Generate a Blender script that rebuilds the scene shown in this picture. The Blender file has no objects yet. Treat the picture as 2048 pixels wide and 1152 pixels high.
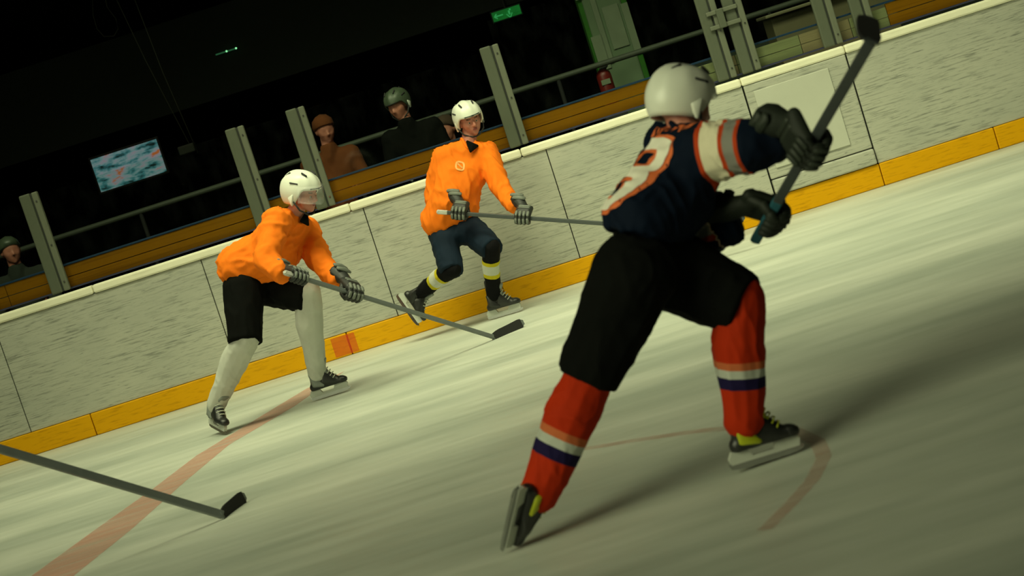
import bpy, bmesh, math, random
from mathutils import Vector as V, Matrix as M, noise
from mathutils.bvhtree import BVHTree
random.seed(7)
sc = bpy.context.scene
COL = sc.collection
# ------------------------------------------------------------------ camera
F_PX, CAM_H, ROLL, PITCH = 3600.0, 1.6, math.radians(17.75), math.atan(357/3600)
FW = V((0, math.cos(PITCH), -math.sin(PITCH))); UP0 = V((0, math.sin(PITCH), math.cos(PITCH))); RT0 = V((1, 0, 0))
RT = math.cos(ROLL)*RT0 - math.sin(ROLL)*UP0
UP = math.sin(ROLL)*RT0 + math.cos(ROLL)*UP0
CAM = V((0, 0, CAM_H))
cd = bpy.data.cameras.new('camera'); cam = bpy.data.objects.new('camera', cd); COL.objects.link(cam)
cam.matrix_world = M.Translation(CAM) @ M((RT, UP, -FW)).transposed().to_4x4()
cd.sensor_width = 36; cd.lens = F_PX*36/2048; cd.clip_end = 200
cd.dof.use_dof = True; cd.dof.focus_distance = 13.8; cd.dof.aperture_fstop = 3.2
sc.camera = cam
# ------------------------------------------------------------------ world, lamps, exposure
sc.view_settings.view_transform = 'Standard'; sc.view_settings.look = 'None'
sc.view_settings.exposure = 0.0; sc.view_settings.gamma = 1.0; sc.view_settings.use_curve_mapping = False
w = bpy.data.worlds.new('world'); sc.world = w; w.use_nodes = True
w.node_tree.nodes['Background'].inputs[0].default_value = (0.55, 0.8, 0.5, 1)
w.node_tree.nodes['Background'].inputs[1].default_value = 0.006
LCOL = (0.96, 1.0, 0.60)
def area(name, loc, target, sx, sy, power, spread=120, col=LCOL):
    l = bpy.data.lights.new(name, 'AREA'); l.shape = 'RECTANGLE'; l.size = sx; l.size_y = sy
    l.energy = power; l.color = col; l.spread = math.radians(spread)
    o = bpy.data.objects.new(name, l); COL.objects.link(o); o.location = loc
    o.rotation_euler = (V(target)-V(loc)).to_track_quat('-Z', 'Y').to_euler()
    return o
area('rink_or_fill_light', (1.6, 10.8, 7.5), (1.8, 13.4, 0), 6.0, 2.4, 150, 80)
area('rink_or_fill_light', (-3.4, 10.6, 7.5), (-2.6, 13.2, 0), 5.0, 2.2, 112, 90)
area('rink_or_fill_light', (-6.0, 2.0, 5.2), (-0.3, 7.6, 1.2), 6.0, 5.0, 92, 62)  # added low fill from front left to brighten the near skater, no real fixture
area('rink_or_fill_light', (2.5, 3.0, 7.0), (1.0, 8.0, 0.6), 5.0, 4.0, 10, 110)
area('stand_fill', (0.5, 16.6, 5.0), (0.5, 19.0, 0.5), 9.0, 0.4, 0.5, 150, (0.75, 1.0, 0.6))  # added faint fill for the unlit stand, not a lamp of the hall

def ray(px, py): return FW + ((px-1024)/F_PX)*RT - ((py-576)/F_PX)*UP
def P(px, py, d): return CAM + ray(px, py)*d
def G(px, py, z=0.0):
    r = ray(px, py); return CAM + r*((z-CAM_H)/r.z)
# ------------------------------------------------------------------ materials
def nt(name):
    m = bpy.data.materials.new(name); m.use_nodes = True
    t = m.node_tree; return m, t, t.nodes['Principled BSDF']
def mapping(t, scale, coord='Object', rot=(0, 0, 0)):
    tc = t.nodes.new('ShaderNodeTexCoord'); mp = t.nodes.new('ShaderNodeMapping')
    mp.inputs['Scale'].default_value = scale; mp.inputs['Rotation'].default_value = rot
    t.links.new(tc.outputs[coord], mp.inputs[0]); return mp.outputs[0]
def noise_n(t, vec, scale, detail=4, rough=0.55):
    n = t.nodes.new('ShaderNodeTexNoise'); n.inputs['Scale'].default_value = scale
    n.inputs['Detail'].default_value = detail; n.inputs['Roughness'].default_value = rough
    if vec is not None: t.links.new(vec, n.inputs['Vector'])
    return n.outputs['Fac']
def ramp(t, fac, stops, interp='LINEAR'):
    r = t.nodes.new('ShaderNodeValToRGB'); r.color_ramp.interpolation = interp
    e = r.color_ramp.elements
    while len(e) < len(stops): e.new(0.5)
    for k, (p, c) in enumerate(stops):
        e[k].position = p; e[k].color = (c[0], c[1], c[2], 1) if not isinstance(c, (int, float)) else (c, c, c, 1)
    t.links.new(fac, r.inputs[0]); return r.outputs[0]
def mixc(t, fac, a, b, mode='MIX'):
    n = t.nodes.new('ShaderNodeMix'); n.data_type = 'RGBA'; n.blend_type = mode
    for s, x in ((0, fac), (6, a), (7, b)):
        if isinstance(x, (int, float)): n.inputs[s].default_value = x
        elif isinstance(x, tuple): n.inputs[s].default_value = (x[0], x[1], x[2], 1)
        else: t.links.new(x, n.inputs[s])
    return n.outputs[2]
def bump(t, b, h, strength, dist=0.01):
    n = t.nodes.new('ShaderNodeBump'); n.inputs['Strength'].default_value = strength; n.inputs['Distance'].default_value = dist
    t.links.new(h, n.inputs['Height']); t.links.new(n.outputs[0], b.inputs['Normal'])
def simple(name, col, rough=0.6, metal=0.0, var=0.15, vs=12, bmp=0.15, bs=60, emit=None, spec=0.5, sheen=0):
    m, t, b = nt(name)
    v = mapping(t, (1, 1, 1))
    n = noise_n(t, v, vs)
    c = mixc(t, n, tuple(x*(1-var) for x in col), tuple(min(1, x*(1+var)) for x in col))
    t.links.new(c, b.inputs['Base Color'])
    b.inputs['Roughness'].default_value = rough; b.inputs['Metallic'].default_value = metal
    b.inputs['Specular IOR Level'].default_value = spec
    if sheen: b.inputs['Sheen Weight'].default_value = sheen
    if bmp: bump(t, b, noise_n(t, v, bs), bmp, 0.004)
    if emit:
        t.links.new(c, b.inputs['Emission Color']); b.inputs['Emission Strength'].default_value = emit
    return m
def striped(name, stops, rough=0.8):
    m, t, b = nt(name)
    a = t.nodes.new('ShaderNodeAttribute'); a.attribute_name = 'band'
    c = ramp(t, a.outputs['Fac'], stops, 'CONSTANT')
    v = mapping(t, (1, 1, 1)); n = noise_n(t, v, 9)
    c = mixc(t, 0.25, c, mixc(t, n, (0.0, 0.0, 0.0), c, 'MIX'))
    t.links.new(c, b.inputs['Base Color']); b.inputs['Roughness'].default_value = rough; b.inputs['Specular IOR Level'].default_value = 0.12
    wv = t.nodes.new('ShaderNodeTexWave'); wv.inputs['Scale'].default_value = 90; t.links.new(v, wv.inputs['Vector'])
    bump(t, b, wv.outputs['Fac'], 0.12, 0.002)
    return m
MT = {}
MT['orange'] = simple('orange_jersey_cloth', (0.96, 0.20, 0.008), 0.85, var=0.07, vs=6, bmp=0.2, bs=160, spec=0.2)
MT['skin'] = simple('skin', (0.50, 0.19, 0.13), 0.55, var=0.15, vs=18, bmp=0.05)
MT['lips'] = simple('lips', (0.34, 0.09, 0.08), 0.5)
MT['brow'] = simple('brow_hair', (0.06, 0.035, 0.02), 0.9)
MT['white_shell'] = simple('white_helmet_shell', (0.78, 0.80, 0.70), 0.35, var=0.05, bmp=0.0)
MT['vent'] = simple('dark_vent_foam', (0.03, 0.03, 0.03), 0.8)
MT['black'] = simple('black_cloth', (0.0035, 0.004, 0.0035), 0.9, var=0.3, vs=8, bmp=0.2, bs=120, spec=0.08)
MT['navy'] = simple('navy_cloth', (0.005, 0.014, 0.028), 0.85, var=0.2, vs=8, bmp=0.2, bs=120, spec=0.2)
MT['glove_black'] = simple('black_glove_leather', (0.018, 0.020, 0.018), 0.55, var=0.3, vs=30)
MT['glove_grey'] = simple('grey_glove_padding', (0.15, 0.165, 0.14), 0.6, var=0.2, vs=25)
MT['glove_green'] = simple('dark_green_glove_leather', (0.008, 0.013, 0.007), 0.7, var=0.4, vs=20)
MT['glove_dim'] = simple('charcoal_glove_padding', (0.022, 0.030, 0.020), 0.6, var=0.3, vs=25)
MT['boot'] = simple('black_skate_boot', (0.015, 0.016, 0.015), 0.4, var=0.3, vs=40)
MT['bootgrey'] = simple('grey_boot_trim', (0.20, 0.22, 0.20), 0.5)
MT['lace'] = simple('pale_laces', (0.55, 0.57, 0.48), 0.8)
MT['neon'] = simple('neon_yellow_boot_trim', (0.42, 0.46, 0.01), 0.5, var=0.1)
MT['red_trim'] = simple('red_boot_tongue', (0.45, 0.02, 0.01), 0.6)
MT['holder'] = simple('white_blade_holder', (0.50, 0.52, 0.46), 0.4, var=0.05)
MT['steel'] = simple('skate_steel', (0.5, 0.5, 0.5), 0.25, metal=1.0, var=0.05, bmp=0)
MT['shaft'] = simple('grey_composite_shaft', (0.055, 0.065, 0.065), 0.45, var=0.25, vs=15)
MT['shaft_grey'] = simple('pale_grey_shaft', (0.13, 0.145, 0.14), 0.45, var=0.2, vs=15)
MT['tape'] = simple('black_cloth_tape', (0.012, 0.012, 0.012), 0.9, var=0.3, vs=50, bmp=0.5, bs=200)
MT['tape_teal'] = simple('teal_grip_tape', (0.012, 0.10, 0.14), 0.8, var=0.3, vs=30)
MT['tape_pale'] = simple('pale_grip_tape', (0.5, 0.5, 0.45), 0.9)
MT['white_print'] = simple('white_number_print', (0.92, 0.88, 0.74), 0.7, var=0.04)
MT['crest'] = simple('pale_crest_print', (0.90, 0.42, 0.12), 0.7)
MT['orange_print'] = simple('orange_number_outline', (0.75, 0.16, 0.04), 0.7, var=0.04)
MT['sock_white'] = striped('white_hockey_sock', [(0, (0.62, 0.63, 0.56)), (1, (0.62, 0.63, 0.56))])
BLK = (0.004, 0.004, 0.005); YEL = (0.60, 0.50, 0.02); WHT = (0.62, 0.63, 0.54)
MT['sock_black'] = striped('black_sock_with_yellow_white_bands', [(0, BLK), (0.22, YEL), (0.29, WHT), (0.47, YEL), (0.55, BLK)])
RED = (0.46, 0.026, 0.003)
MT['sock_red'] = striped('red_orange_sock_with_bands', [(0, RED), (0.46, (0.55, 0.14, 0.05)), (0.52, (0.50, 0.52, 0.46)), (0.59, (0.012, 0.008, 0.05)), (0.69, RED)])
NAV = (0.002, 0.007, 0.020); OJ = (0.55, 0.06, 0.012)
MT['jersey_navy'] = striped('navy_jersey_with_sleeve_bands', [(0, NAV), (0.25, OJ), (0.32, (0.86, 0.79, 0.58)), (0.62, OJ), (0.68, (0.28, 0.27, 0.24)), (0.84, OJ), (0.90, NAV)])

# ------------------------------------------------------------------ object helpers
def link(name, me, mat=None, parent=None, smooth=True):
    o = bpy.data.objects.new(name, me); COL.objects.link(o)
    if mat is not None and not me.materials: me.materials.append(mat)
    if smooth:
        for p in me.polygons: p.use_smooth = True
    if parent is not None:
        o.parent = parent; o.matrix_parent_inverse = world_of(parent).inverted()
    return o
WM = {}
def world_of(o): return WM.get(o.name, M.Identity(4))
def thing(name, label, cat, loc=(0, 0, 0), group=None):
    o = bpy.data.objects.new(name, None); COL.objects.link(o); o.location = loc; o.empty_display_size = 0.1
    WM[o.name] = M.Translation(V(loc)); o['label'] = label; o['category'] = cat
    if group: o['group'] = group
    return o
def tag(o, label, cat, group=None):
    o['label'] = label; o['category'] = cat
    if group: o['group'] = group
    return o
def me_from(bm, name='m'):
    bmesh.ops.recalc_face_normals(bm, faces=bm.faces)
    me = bpy.data.meshes.new(name); bm.to_mesh(me); bm.free(); return me
ICO = {}
def ico(sub):
    if sub not in ICO:
        b = bmesh.new(); bmesh.ops.create_icosphere(b, subdivisions=sub, radius=1.0)
        ICO[sub] = [v.co.copy() for v in b.verts]; b.free()
    return ICO[sub]
def hull(bm, sph, cuts=(), sub=2):
    """convex hull of spheres (centre, radius or (rx,ry,rz)), optionally cut by planes (point, outward normal), joined into bm"""
    b = bmesh.new()
    for c, r in sph:
        rr = V(r) if isinstance(r, (tuple, list)) else V((r, r, r))
        for d in ico(sub): b.verts.new(V(c) + V((d.x*rr.x, d.y*rr.y, d.z*rr.z)))
    bmesh.ops.convex_hull(b, input=b.verts)
    bmesh.ops.delete(b, geom=[v for v in b.verts if not v.link_faces], context='VERTS')
    for co, no in cuts:
        r = bmesh.ops.bisect_plane(b, geom=b.verts[:]+b.edges[:]+b.faces[:], plane_co=V(co), plane_no=V(no), clear_outer=True)
        ed = [e for e in r['geom_cut'] if isinstance(e, bmesh.types.BMEdge)]
        if ed: bmesh.ops.contextual_create(b, geom=ed)
    bmesh.ops.recalc_face_normals(b, faces=b.faces)
    t = bpy.data.meshes.new('t'); b.to_mesh(t); b.free(); bm.from_mesh(t); bpy.data.meshes.remove(t)
def fuse(bm, voxel, smooth=4, mtx=None):
    """voxel-union the hulls in bm and smooth; returns a mesh"""
    me = bpy.data.meshes.new('f'); bm.to_mesh(me); bm.free()
    o = bpy.data.objects.new('f', me); COL.objects.link(o)
    r = o.modifiers.new('r', 'REMESH'); r.mode = 'VOXEL'; r.voxel_size = voxel; r.use_smooth_shade = True
    if smooth:
        s = o.modifiers.new('s', 'SMOOTH'); s.factor = 0.5; s.iterations = smooth
    dg = bpy.context.evaluated_depsgraph_get(); dg.update()
    out = bpy.data.meshes.new_from_object(o.evaluated_get(dg))
    bpy.data.objects.remove(o); bpy.data.meshes.remove(me)
    if mtx is not None: out.transform(mtx)
    return out
def wrinkle(me, amp, freq, stretch=(1, 1, 1), seed=0.0, rmask=None):
    st = V(stretch)
    nv = len(me.vertices); nrm = [0.0]*nv*3; cos = [0.0]*nv*3
    me.vertex_normals.foreach_get('vector', nrm); me.vertices.foreach_get('co', cos)
    for i in range(nv):
        co = V(cos[3*i:3*i+3]); q = V((co.x*st.x, co.y*st.y, co.z*st.z))*freq + V((seed, seed*1.7, -seed))
        wq = noise.noise_vector(q*0.6)*0.7
        n = max(0, 1-abs(noise.noise(q+wq))*2.6)**1.6*1.3
        n += 0.4*(1-abs(noise.noise(q*2.1+wq))*2)
        k = (n-0.55)*amp
        cos[3*i] += nrm[3*i]*k; cos[3*i+1] += nrm[3*i+1]*k; cos[3*i+2] += nrm[3*i+2]*k
    me.vertices.foreach_set('co', cos); me.update()
def attr(me, name, fn):
    a = me.attributes.new(name, 'FLOAT', 'POINT')
    a.data.foreach_set('value', [fn(v.co) for v in me.vertices])
def proj(p, a, b):
    d = b-a; return (p-a).dot(d)/d.length_squared
def box(bm, c, s, mtx=None, bev=0.0):
    r = bmesh.ops.create_cube(bm, size=1)
    vs = r['verts']; bmesh.ops.scale(bm, verts=vs, vec=V(s)); bmesh.ops.translate(bm, verts=vs, vec=V(c))
    if bev:
        es = list({e for v in vs for e in v.link_edges})
        rr = bmesh.ops.bevel(bm, geom=es, offset=bev, segments=2, affect='EDGES', profile=0.5)
        vs = list({v for f in rr['faces'] for v in f.verts} | {v for v in vs if v.is_valid})
    if mtx is not None: bmesh.ops.transform(bm, matrix=mtx, verts=vs)
    return vs
def tube(bm, pts, r, n=8, rad=None):
    pts = [V(p) for p in pts]; rings = []
    up = V((0.13, 0.21, 0.97))
    for i, p in enumerate(pts):
        d = (pts[min(i+1, len(pts)-1)]-pts[max(i-1, 0)]).normalized()
        a = d.cross(up).normalized() if abs(d.dot(up)) < 0.97 else d.cross(V((1, 0, 0))).normalized(); b = d.cross(a)
        rr = rad[i] if rad else r
        rings.append([bm.verts.new(p+(a*math.cos(2*math.pi*k/n)+b*math.sin(2*math.pi*k/n))*rr) for k in range(n)])
    for i in range(len(rings)-1):
        for k in range(n): bm.faces.new((rings[i][k], rings[i][(k+1) % n], rings[i+1][(k+1) % n], rings[i+1][k]))
    bm.faces.new(rings[0][::-1]); bm.faces.new(rings[-1])
def frame(origin, X, Y=None, Z=None):
    """4x4 with X axis exact and the hint axis orthogonalised"""
    x = V(X).normalized()
    if Z is not None:
        z = V(Z); z = (z-x*z.dot(x)).normalized(); y = z.cross(x)
    else:
        y = V(Y); y = (y-x*y.dot(x)).normalized(); z = x.cross(y)
    m = M((x, y, z)).transposed().to_4x4(); return M.Translation(V(origin)) @ m
def prism(bm, pts, y0, y1):
    a = [bm.verts.new((x, y0, z)) for x, z in pts]; b = [bm.verts.new((x, y1, z)) for x, z in pts]
    n = len(pts); bm.faces.new(a); bm.faces.new(b[::-1])
    for i in range(n): bm.faces.new((a[i], b[i], b[(i+1) % n], a[(i+1) % n]))

# ------------------------------------------------------------------ the setting: boards frame
B0 = G(0, 932); B1 = G(2048, 283); BX = (B1-B0).normalized(); BY = V((-BX.y, BX.x, 0))
BM = M((BX, BY, V((0, 0, 1)))).transposed().to_4x4(); BM = M.Translation(B0) @ BM      # board space: x along, y away, z up
BMI = BM.inverted()
def on(px, py, off=0.0):
    """board-space (x, z) of a picture point on the plane parallel to the boards at distance off behind them"""
    r = ray(px, py); t = (B0+BY*off-CAM).dot(BY)/r.dot(BY); q = BMI @ (CAM+r*t); return q.x, q.z
def board_thing(name, label, cat, x, y=0.0, z=0.0, group=None):
    o = thing(name, label, cat, (0, 0, 0), group); o.matrix_world = BM @ M.Translation(V((x, y, z))); WM[o.name] = o.matrix_world.copy(); return o
def bobj(name, bm, mat, parent=None, smooth=False):
    """bm given in board space"""
    me = me_from(bm, name)
    if parent is None:
        o = link(name, me, mat, None, smooth); o.matrix_world = BM.copy(); WM[o.name] = BM.copy(); return o
    me.transform(world_of(parent).inverted() @ BM)
    o = bpy.data.objects.new(name, me); COL.objects.link(o); o.parent = parent
    me.materials.append(mat)
    if smooth:
        for p in me.polygons: p.use_smooth = True
    return o

def ice_material():
    m, t, b = nt('rink_ice')
    v = mapping(t, (0.22, 0.9, 1), rot=(0, 0, 0.06)); n1 = noise_n(t, v, 1.7, 4, 0.5)
    v2 = mapping(t, (0.7, 4.5, 1), rot=(0, 0, 0.05)); n2 = noise_n(t, v2, 1.9, 5, 0.6)
    v3 = mapping(t, (1.0, 20, 1), rot=(0, 0, -0.03)); n3 = noise_n(t, v3, 2.6, 4, 0.65)
    c1 = ramp(t, n1, [(0.36, (0.44, 0.475, 0.415)), (0.64, (0.64, 0.66, 0.58))])
    c2 = ramp(t, n2, [(0.30, (0.86, 0.88, 0.86)), (0.62, (1, 1, 1))])
    c3 = ramp(t, n3, [(0.34, (0.92, 0.93, 0.92)), (0.50, (1, 1, 1))])
    c = mixc(t, 1.0, c1, c2, 'MULTIPLY'); c = mixc(t, 1.0, c, c3, 'MULTIPLY')
    t.links.new(c, b.inputs['Base Color'])
    b.inputs['Specular IOR Level'].default_value = 0.35
    rr = ramp(t, n2, [(0.3, 0.38), (0.7, 0.55)]); t.links.new(rr, b.inputs['Roughness'])
    bump(t, b, n3, 0.12, 0.004)
    return m
MT['ice'] = ice_material()
def board_material():
    m, t, b = nt('scuffed_white_board')
    base = noise_n(t, mapping(t, (1, 1, 1.6)), 1.1, 4)
    c0 = ramp(t, base, [(0.3, (0.40, 0.41, 0.35)), (0.7, (0.50, 0.50, 0.42))])
    s1 = noise_n(t, mapping(t, (2.2, 2, 34), rot=(0, 0.06, 0)), 2.2, 4, 0.6)
    s2 = noise_n(t, mapping(t, (6, 2, 70), rot=(0, -0.09, 0)), 1.7, 3, 0.6)
    s3 = noise_n(t, mapping(t, (0.8, 2, 3)), 1.5, 2)
    k1 = ramp(t, s1, [(0.36, (0.42, 0.44, 0.44)), (0.50, (1, 1, 1))])
    k2 = ramp(t, s2, [(0.30, (0.35, 0.37, 0.38)), (0.40, (1, 1, 1))])
    k1 = mixc(t, ramp(t, s3, [(0.35, 0.25), (0.6, 1.0)]), (1, 1, 1), k1)
    c = mixc(t, 0.85, c0, k1, 'MULTIPLY'); c = mixc(t, 0.8, c, k2, 'MULTIPLY')
    t.links.new(c, b.inputs['Base Color']); b.inputs['Roughness'].default_value = 0.5
    bump(t, b, s1, 0.1, 0.003)
    return m
MT['board'] = board_material()
def scuffed(name, col, dark, rough=0.5, sx=4, sz=40, amt=0.6):
    m, t, b = nt(name)
    s = noise_n(t, mapping(t, (sx, 2, sz)), 1.6, 5, 0.6); l = noise_n(t, mapping(t, (1, 1, 1)), 2.0, 3)
    c = mixc(t, l, tuple(x*0.9 for x in col), col)
    c = mixc(t, amt, c, ramp(t, s, [(0.33, dark), (0.48, (1, 1, 1))]), 'MULTIPLY')
    t.links.new(c, b.inputs['Base Color']); b.inputs['Roughness'].default_value = rough; b.inputs['Specular IOR Level'].default_value = 0.15; return m
MT['kick'] = scuffed('yellow_kick_plate_plastic', (0.78, 0.38, 0.001), (0.6, 0.55, 0.5), 0.45)
MT['rail'] = scuffed('cream_cap_rail', (0.95, 0.92, 0.72), (0.7, 0.7, 0.65), 0.45, 2, 20, 0.4)
MT['rail_grey'] = scuffed('grey_rail_top', (0.42, 0.42, 0.44), (0.7, 0.7, 0.75), 0.5, 2, 20, 0.4)
MT['band'] = scuffed('brown_orange_ledge_board', (0.40, 0.15, 0.001), (0.62, 0.6, 0.6), 0.6, 0.6, 34, 0.6)
MT['band_pale'] = scuffed('pale_olive_ledge_board', (0.34, 0.34, 0.18), (0.7, 0.7, 0.7), 0.6, 1, 20, 0.5)
MT['band_tan'] = scuffed('tan_ledge_board', (0.40, 0.30, 0.18), (0.7, 0.7, 0.7), 0.6, 1, 20, 0.5)
MT['blue'] = simple('blue_edge_trim', (0.012, 0.05, 0.15), 0.5)
MT['purple'] = simple('dark_blue_seal_strip', (0.05, 0.05, 0.13), 0.5)
MT['post'] = scuffed('brushed_olive_metal_post', (0.105, 0.12, 0.085), (0.8, 0.8, 0.8), 0.55, 30, 5, 0.4)
MT['post_light'] = scuffed('pale_metal_clamp_strip', (0.15, 0.165, 0.12), (0.8, 0.8, 0.8), 0.55, 30, 5, 0.4)
MT['groove'] = simple('dark_groove_rubber', (0.03, 0.035, 0.03), 0.8)
def glassm():
    m = bpy.data.materials.new('rink_glass'); m.use_nodes = True; t = m.node_tree; t.nodes.clear()
    o = t.nodes.new('ShaderNodeOutputMaterial'); g = t.nodes.new('ShaderNodeBsdfGlossy'); tr = t.nodes.new('ShaderNodeBsdfTransparent')
    mx = t.nodes.new('ShaderNodeMixShader'); fr = t.nodes.new('ShaderNodeFresnel'); fr.inputs[0].default_value = 1.2
    g.inputs['Roughness'].default_value = 0.05; tr.inputs[0].default_value = (0.93, 0.97, 0.94, 1)
    df = t.nodes.new('ShaderNodeBsdfDiffuse'); df.inputs[0].default_value = (0.5, 0.55, 0.5, 1); m2 = t.nodes.new('ShaderNodeMixShader')
    n = noise_n(t, mapping(t, (3, 1, 1.5)), 3, 4); rr = ramp(t, n, [(0.45, 0.0), (0.85, 0.004)]); t.links.new(rr, m2.inputs[0])
    t.links.new(fr.outputs[0], mx.inputs[0]); t.links.new(tr.outputs[0], mx.inputs[1]); t.links.new(g.outputs[0], mx.inputs[2])
    t.links.new(mx.outputs[0], m2.inputs[1]); t.links.new(df.outputs[0], m2.inputs[2]); t.links.new(m2.outputs[0], o.inputs[0]); return m
MT['glass'] = glassm()
def visorm():
    m, t, b = nt('clear_visor'); b.inputs['Base Color'].default_value = (0.9, 0.92, 0.9, 1); b.inputs['Roughness'].default_value = 0.05
    b.inputs['Alpha'].default_value = 0.10; b.inputs['Roughness'].default_value = 0.12; return m
MT['visor'] = visorm()

# ice
bm = bmesh.new(); box(bm, (4.6, -9.4, -0.05), (34, 19.3, 0.1))
o = bobj('floor', bm, MT['ice']); o['kind'] = 'structure'
bm = bmesh.new(); box(bm, (4.6, 4.1, -0.06), (34, 7.9, 0.1))
o = bobj('floor', bm, simple('dark_rubber_matting', (0.02, 0.022, 0.02), 0.9)); o['kind'] = 'structure'
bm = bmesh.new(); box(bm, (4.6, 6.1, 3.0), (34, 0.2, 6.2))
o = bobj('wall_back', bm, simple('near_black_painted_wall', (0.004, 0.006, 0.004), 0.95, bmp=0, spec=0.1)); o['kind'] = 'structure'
bm = bmesh.new(); box(bm, (4.6, -6.0, 8.15), (34, 25, 0.1))
o = bobj('ceiling', bm, simple('black_roof_deck', (0.004, 0.005, 0.004), 0.95)); o['kind'] = 'structure'
# balcony fascia: slightly paler band across the dark stand
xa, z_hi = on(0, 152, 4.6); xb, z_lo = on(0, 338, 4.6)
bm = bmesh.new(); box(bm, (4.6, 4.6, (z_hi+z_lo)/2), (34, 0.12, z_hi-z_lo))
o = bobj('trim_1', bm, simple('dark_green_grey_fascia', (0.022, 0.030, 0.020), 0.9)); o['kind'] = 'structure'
# ice markings, lying 1.5 mm over the ice sheet
def faded(name, col, dens):
    m = bpy.data.materials.new(name); m.use_nodes = True; t = m.node_tree; b = t.nodes['Principled BSDF']
    b.inputs['Base Color'].default_value = (*col, 1); b.inputs['Roughness'].default_value = 0.45
    n = noise_n(t, mapping(t, (0.5, 5, 1)), 2.5, 5, 0.65)
    a = ramp(t, n, [(0.3, dens*0.45), (0.65, dens)]); t.links.new(a, b.inputs['Alpha']); return m
def strip(name, quads, mat):
    bm = bmesh.new(); prev = None
    for a, b in quads:
        cur = [bm.verts.new(V((a.x, a.y, 0.0015))), bm.verts.new(V((b.x, b.y, 0.0015)))]
        if prev: bm.faces.new((prev[0], prev[1], cur[1], cur[0]))
        prev = cur
    return link(name, me_from(bm, name), mat, None, False)
q = [((20, 1190), (118, 1190)), ((66, 1150), (150, 1150)), ((190, 1060), (262, 1060)), ((303, 980), (372, 962)), ((392, 912), (458, 890)), ((505, 843), (590, 812)), ((612, 778), (690, 742))]
o = strip('goal_line', [(G(*a), G(*b)) for a, b in q], faded('faded_red_paint', (0.72, 0.33, 0.25), 0.62))
tag(o, 'faded wide red line painted across the ice at the left, running to the boards', 'ice line')
o['kind'] = 'thing'
pts = [(1140, 903), (1200, 893), (1290, 878), (1400, 862), (1500, 854), (1590, 862), (1636, 884), (1648, 915), (1625, 960), (1580, 1010), (1530, 1060)]
quads = []
for i, p in enumerate(pts):
    g = G(*p); n0 = G(*pts[max(i-1, 0)]); n1 = G(*pts[min(i+1, len(pts)-1)]); d = (n1-n0).normalized(); s = V((-d.y, d.x, 0))*0.03
    quads.append((g-s, g+s))
o = strip('faceoff_circle', quads, faded('very_faded_red_paint', (0.62, 0.26, 0.18), 0.32))
tag(o, 'thin pale red curved marking on the ice under the dark skater\'s front skate', 'ice line')

# rink boards
kz, r0, r1 = 0.19, 1.135, 1.205
boards = board_thing('rink_boards', 'scuffed white rink boards with yellow kick plate and cream cap rail', 'rink boards', 4.6)
def px2x(px, py): return on(px, py)[0]
gate0, gate1 = px2x(1548, 385), px2x(1752, 312)
seams = [-5.2, -2.8, px2x(40, 800), px2x(442, 0.32*0+640), px2x(760, 520), px2x(1130, 420), gate0]
for a, b in list(zip(seams[:-1], seams[1:])) + [(gate1, gate1+2.4), (gate1+2.4, gate1+4.8)]:
    bm = bmesh.new(); box(bm, ((a+b)/2, 0.02, (kz+r0)/2), (b-a-0.007, 0.04, r0-kz-0.004), bev=0.004)
    bobj('board_panel', bm, MT['board'], boards)
ks = [-5.2, -2.9, px2x(188, 850), px2x(440, 770), px2x(700, 690), px2x(1010, 590), px2x(1250, 520), gate0, gate1, px2x(1990, 270), gate1+3.6, gate1+4.8]
for a, b in zip(ks[:-1], ks[1:]):
    bm = bmesh.new()
    prism(bm, [(0, 0.0), (0, kz)], 0, 1) if False else None
    box(bm, ((a+b)/2, 0.008, kz/2), (b-a-0.006, 0.05, kz-0.002), bev=0.008)
    bobj('kick_plate', bm, MT['kick'], boards)
# red goal-line mark carried up the kick plate
x0, _ = on(668, 700); x1, _ = on(716, 690)
bm = bmesh.new(); box(bm, ((x0+x1)/2, -0.0175, kz/2), (x1-x0, 0.003, kz-0.03))
o = bobj('painted_mark', bm, faded('red_orange_paint', (0.80, 0.06, 0.01), 0.55), boards)
cs = [-5.2, -2.8, px2x(190, 590), px2x(700, 415), px2x(1040, 300), gate0, gate1, gate1+2.4, gate1+4.8]
for a, b in zip(cs[:-1], cs[1:]):
    bm = bmesh.new(); box(bm, ((a+b)/2, 0.03, (r0+r1)/2), (b-a-0.004, 0.10, r1-r0), bev=0.015)
    rl = bobj('cap_rail', bm, MT['rail'], boards)
    bm = bmesh.new(); box(bm, ((a+b)/2, 0.04, r1+0.01), (b-a-0.004, 0.07, 0.022), bev=0.004)
    bobj('rail_top', bm, MT['rail_grey'], rl)
# frame of the boards behind the panels
bm = bmesh.new(); box(bm, (4.6, 0.075, 0.56), (19.8, 0.06, 1.12)); bobj('backing_frame', bm, MT['groove'], boards)
# gate in the boards
gt = board_thing('rink_gate', 'pale gate panel in the boards behind the dark skater\'s raised stick', 'gate', (gate0+gate1)/2)
pl = simple('pale_gate_plastic', (0.52, 0.53, 0.45), 0.5, var=0.1, vs=3)
bm = bmesh.new(); box(bm, ((gate0+gate1)/2, 0.012, (kz+0.14+r0)/2), (gate1-gate0-0.02, 0.05, r0-kz-0.145), bev=0.008); bobj('gate_panel', bm, MT['board'], gt)
bm = bmesh.new(); box(bm, ((gate0+gate1)/2-0.05, -0.018, 0.74), (gate1-gate0-0.25, 0.012, 0.66), bev=0.005); bobj('inset_panel', bm, pl, gt)
bm = bmesh.new(); box(bm, ((gate0+gate1)/2, 0.0, kz+0.07), (gate1-gate0-0.02, 0.075, 0.13), bev=0.012); bobj('gate_sill', bm, MT['board'], gt)
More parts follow.
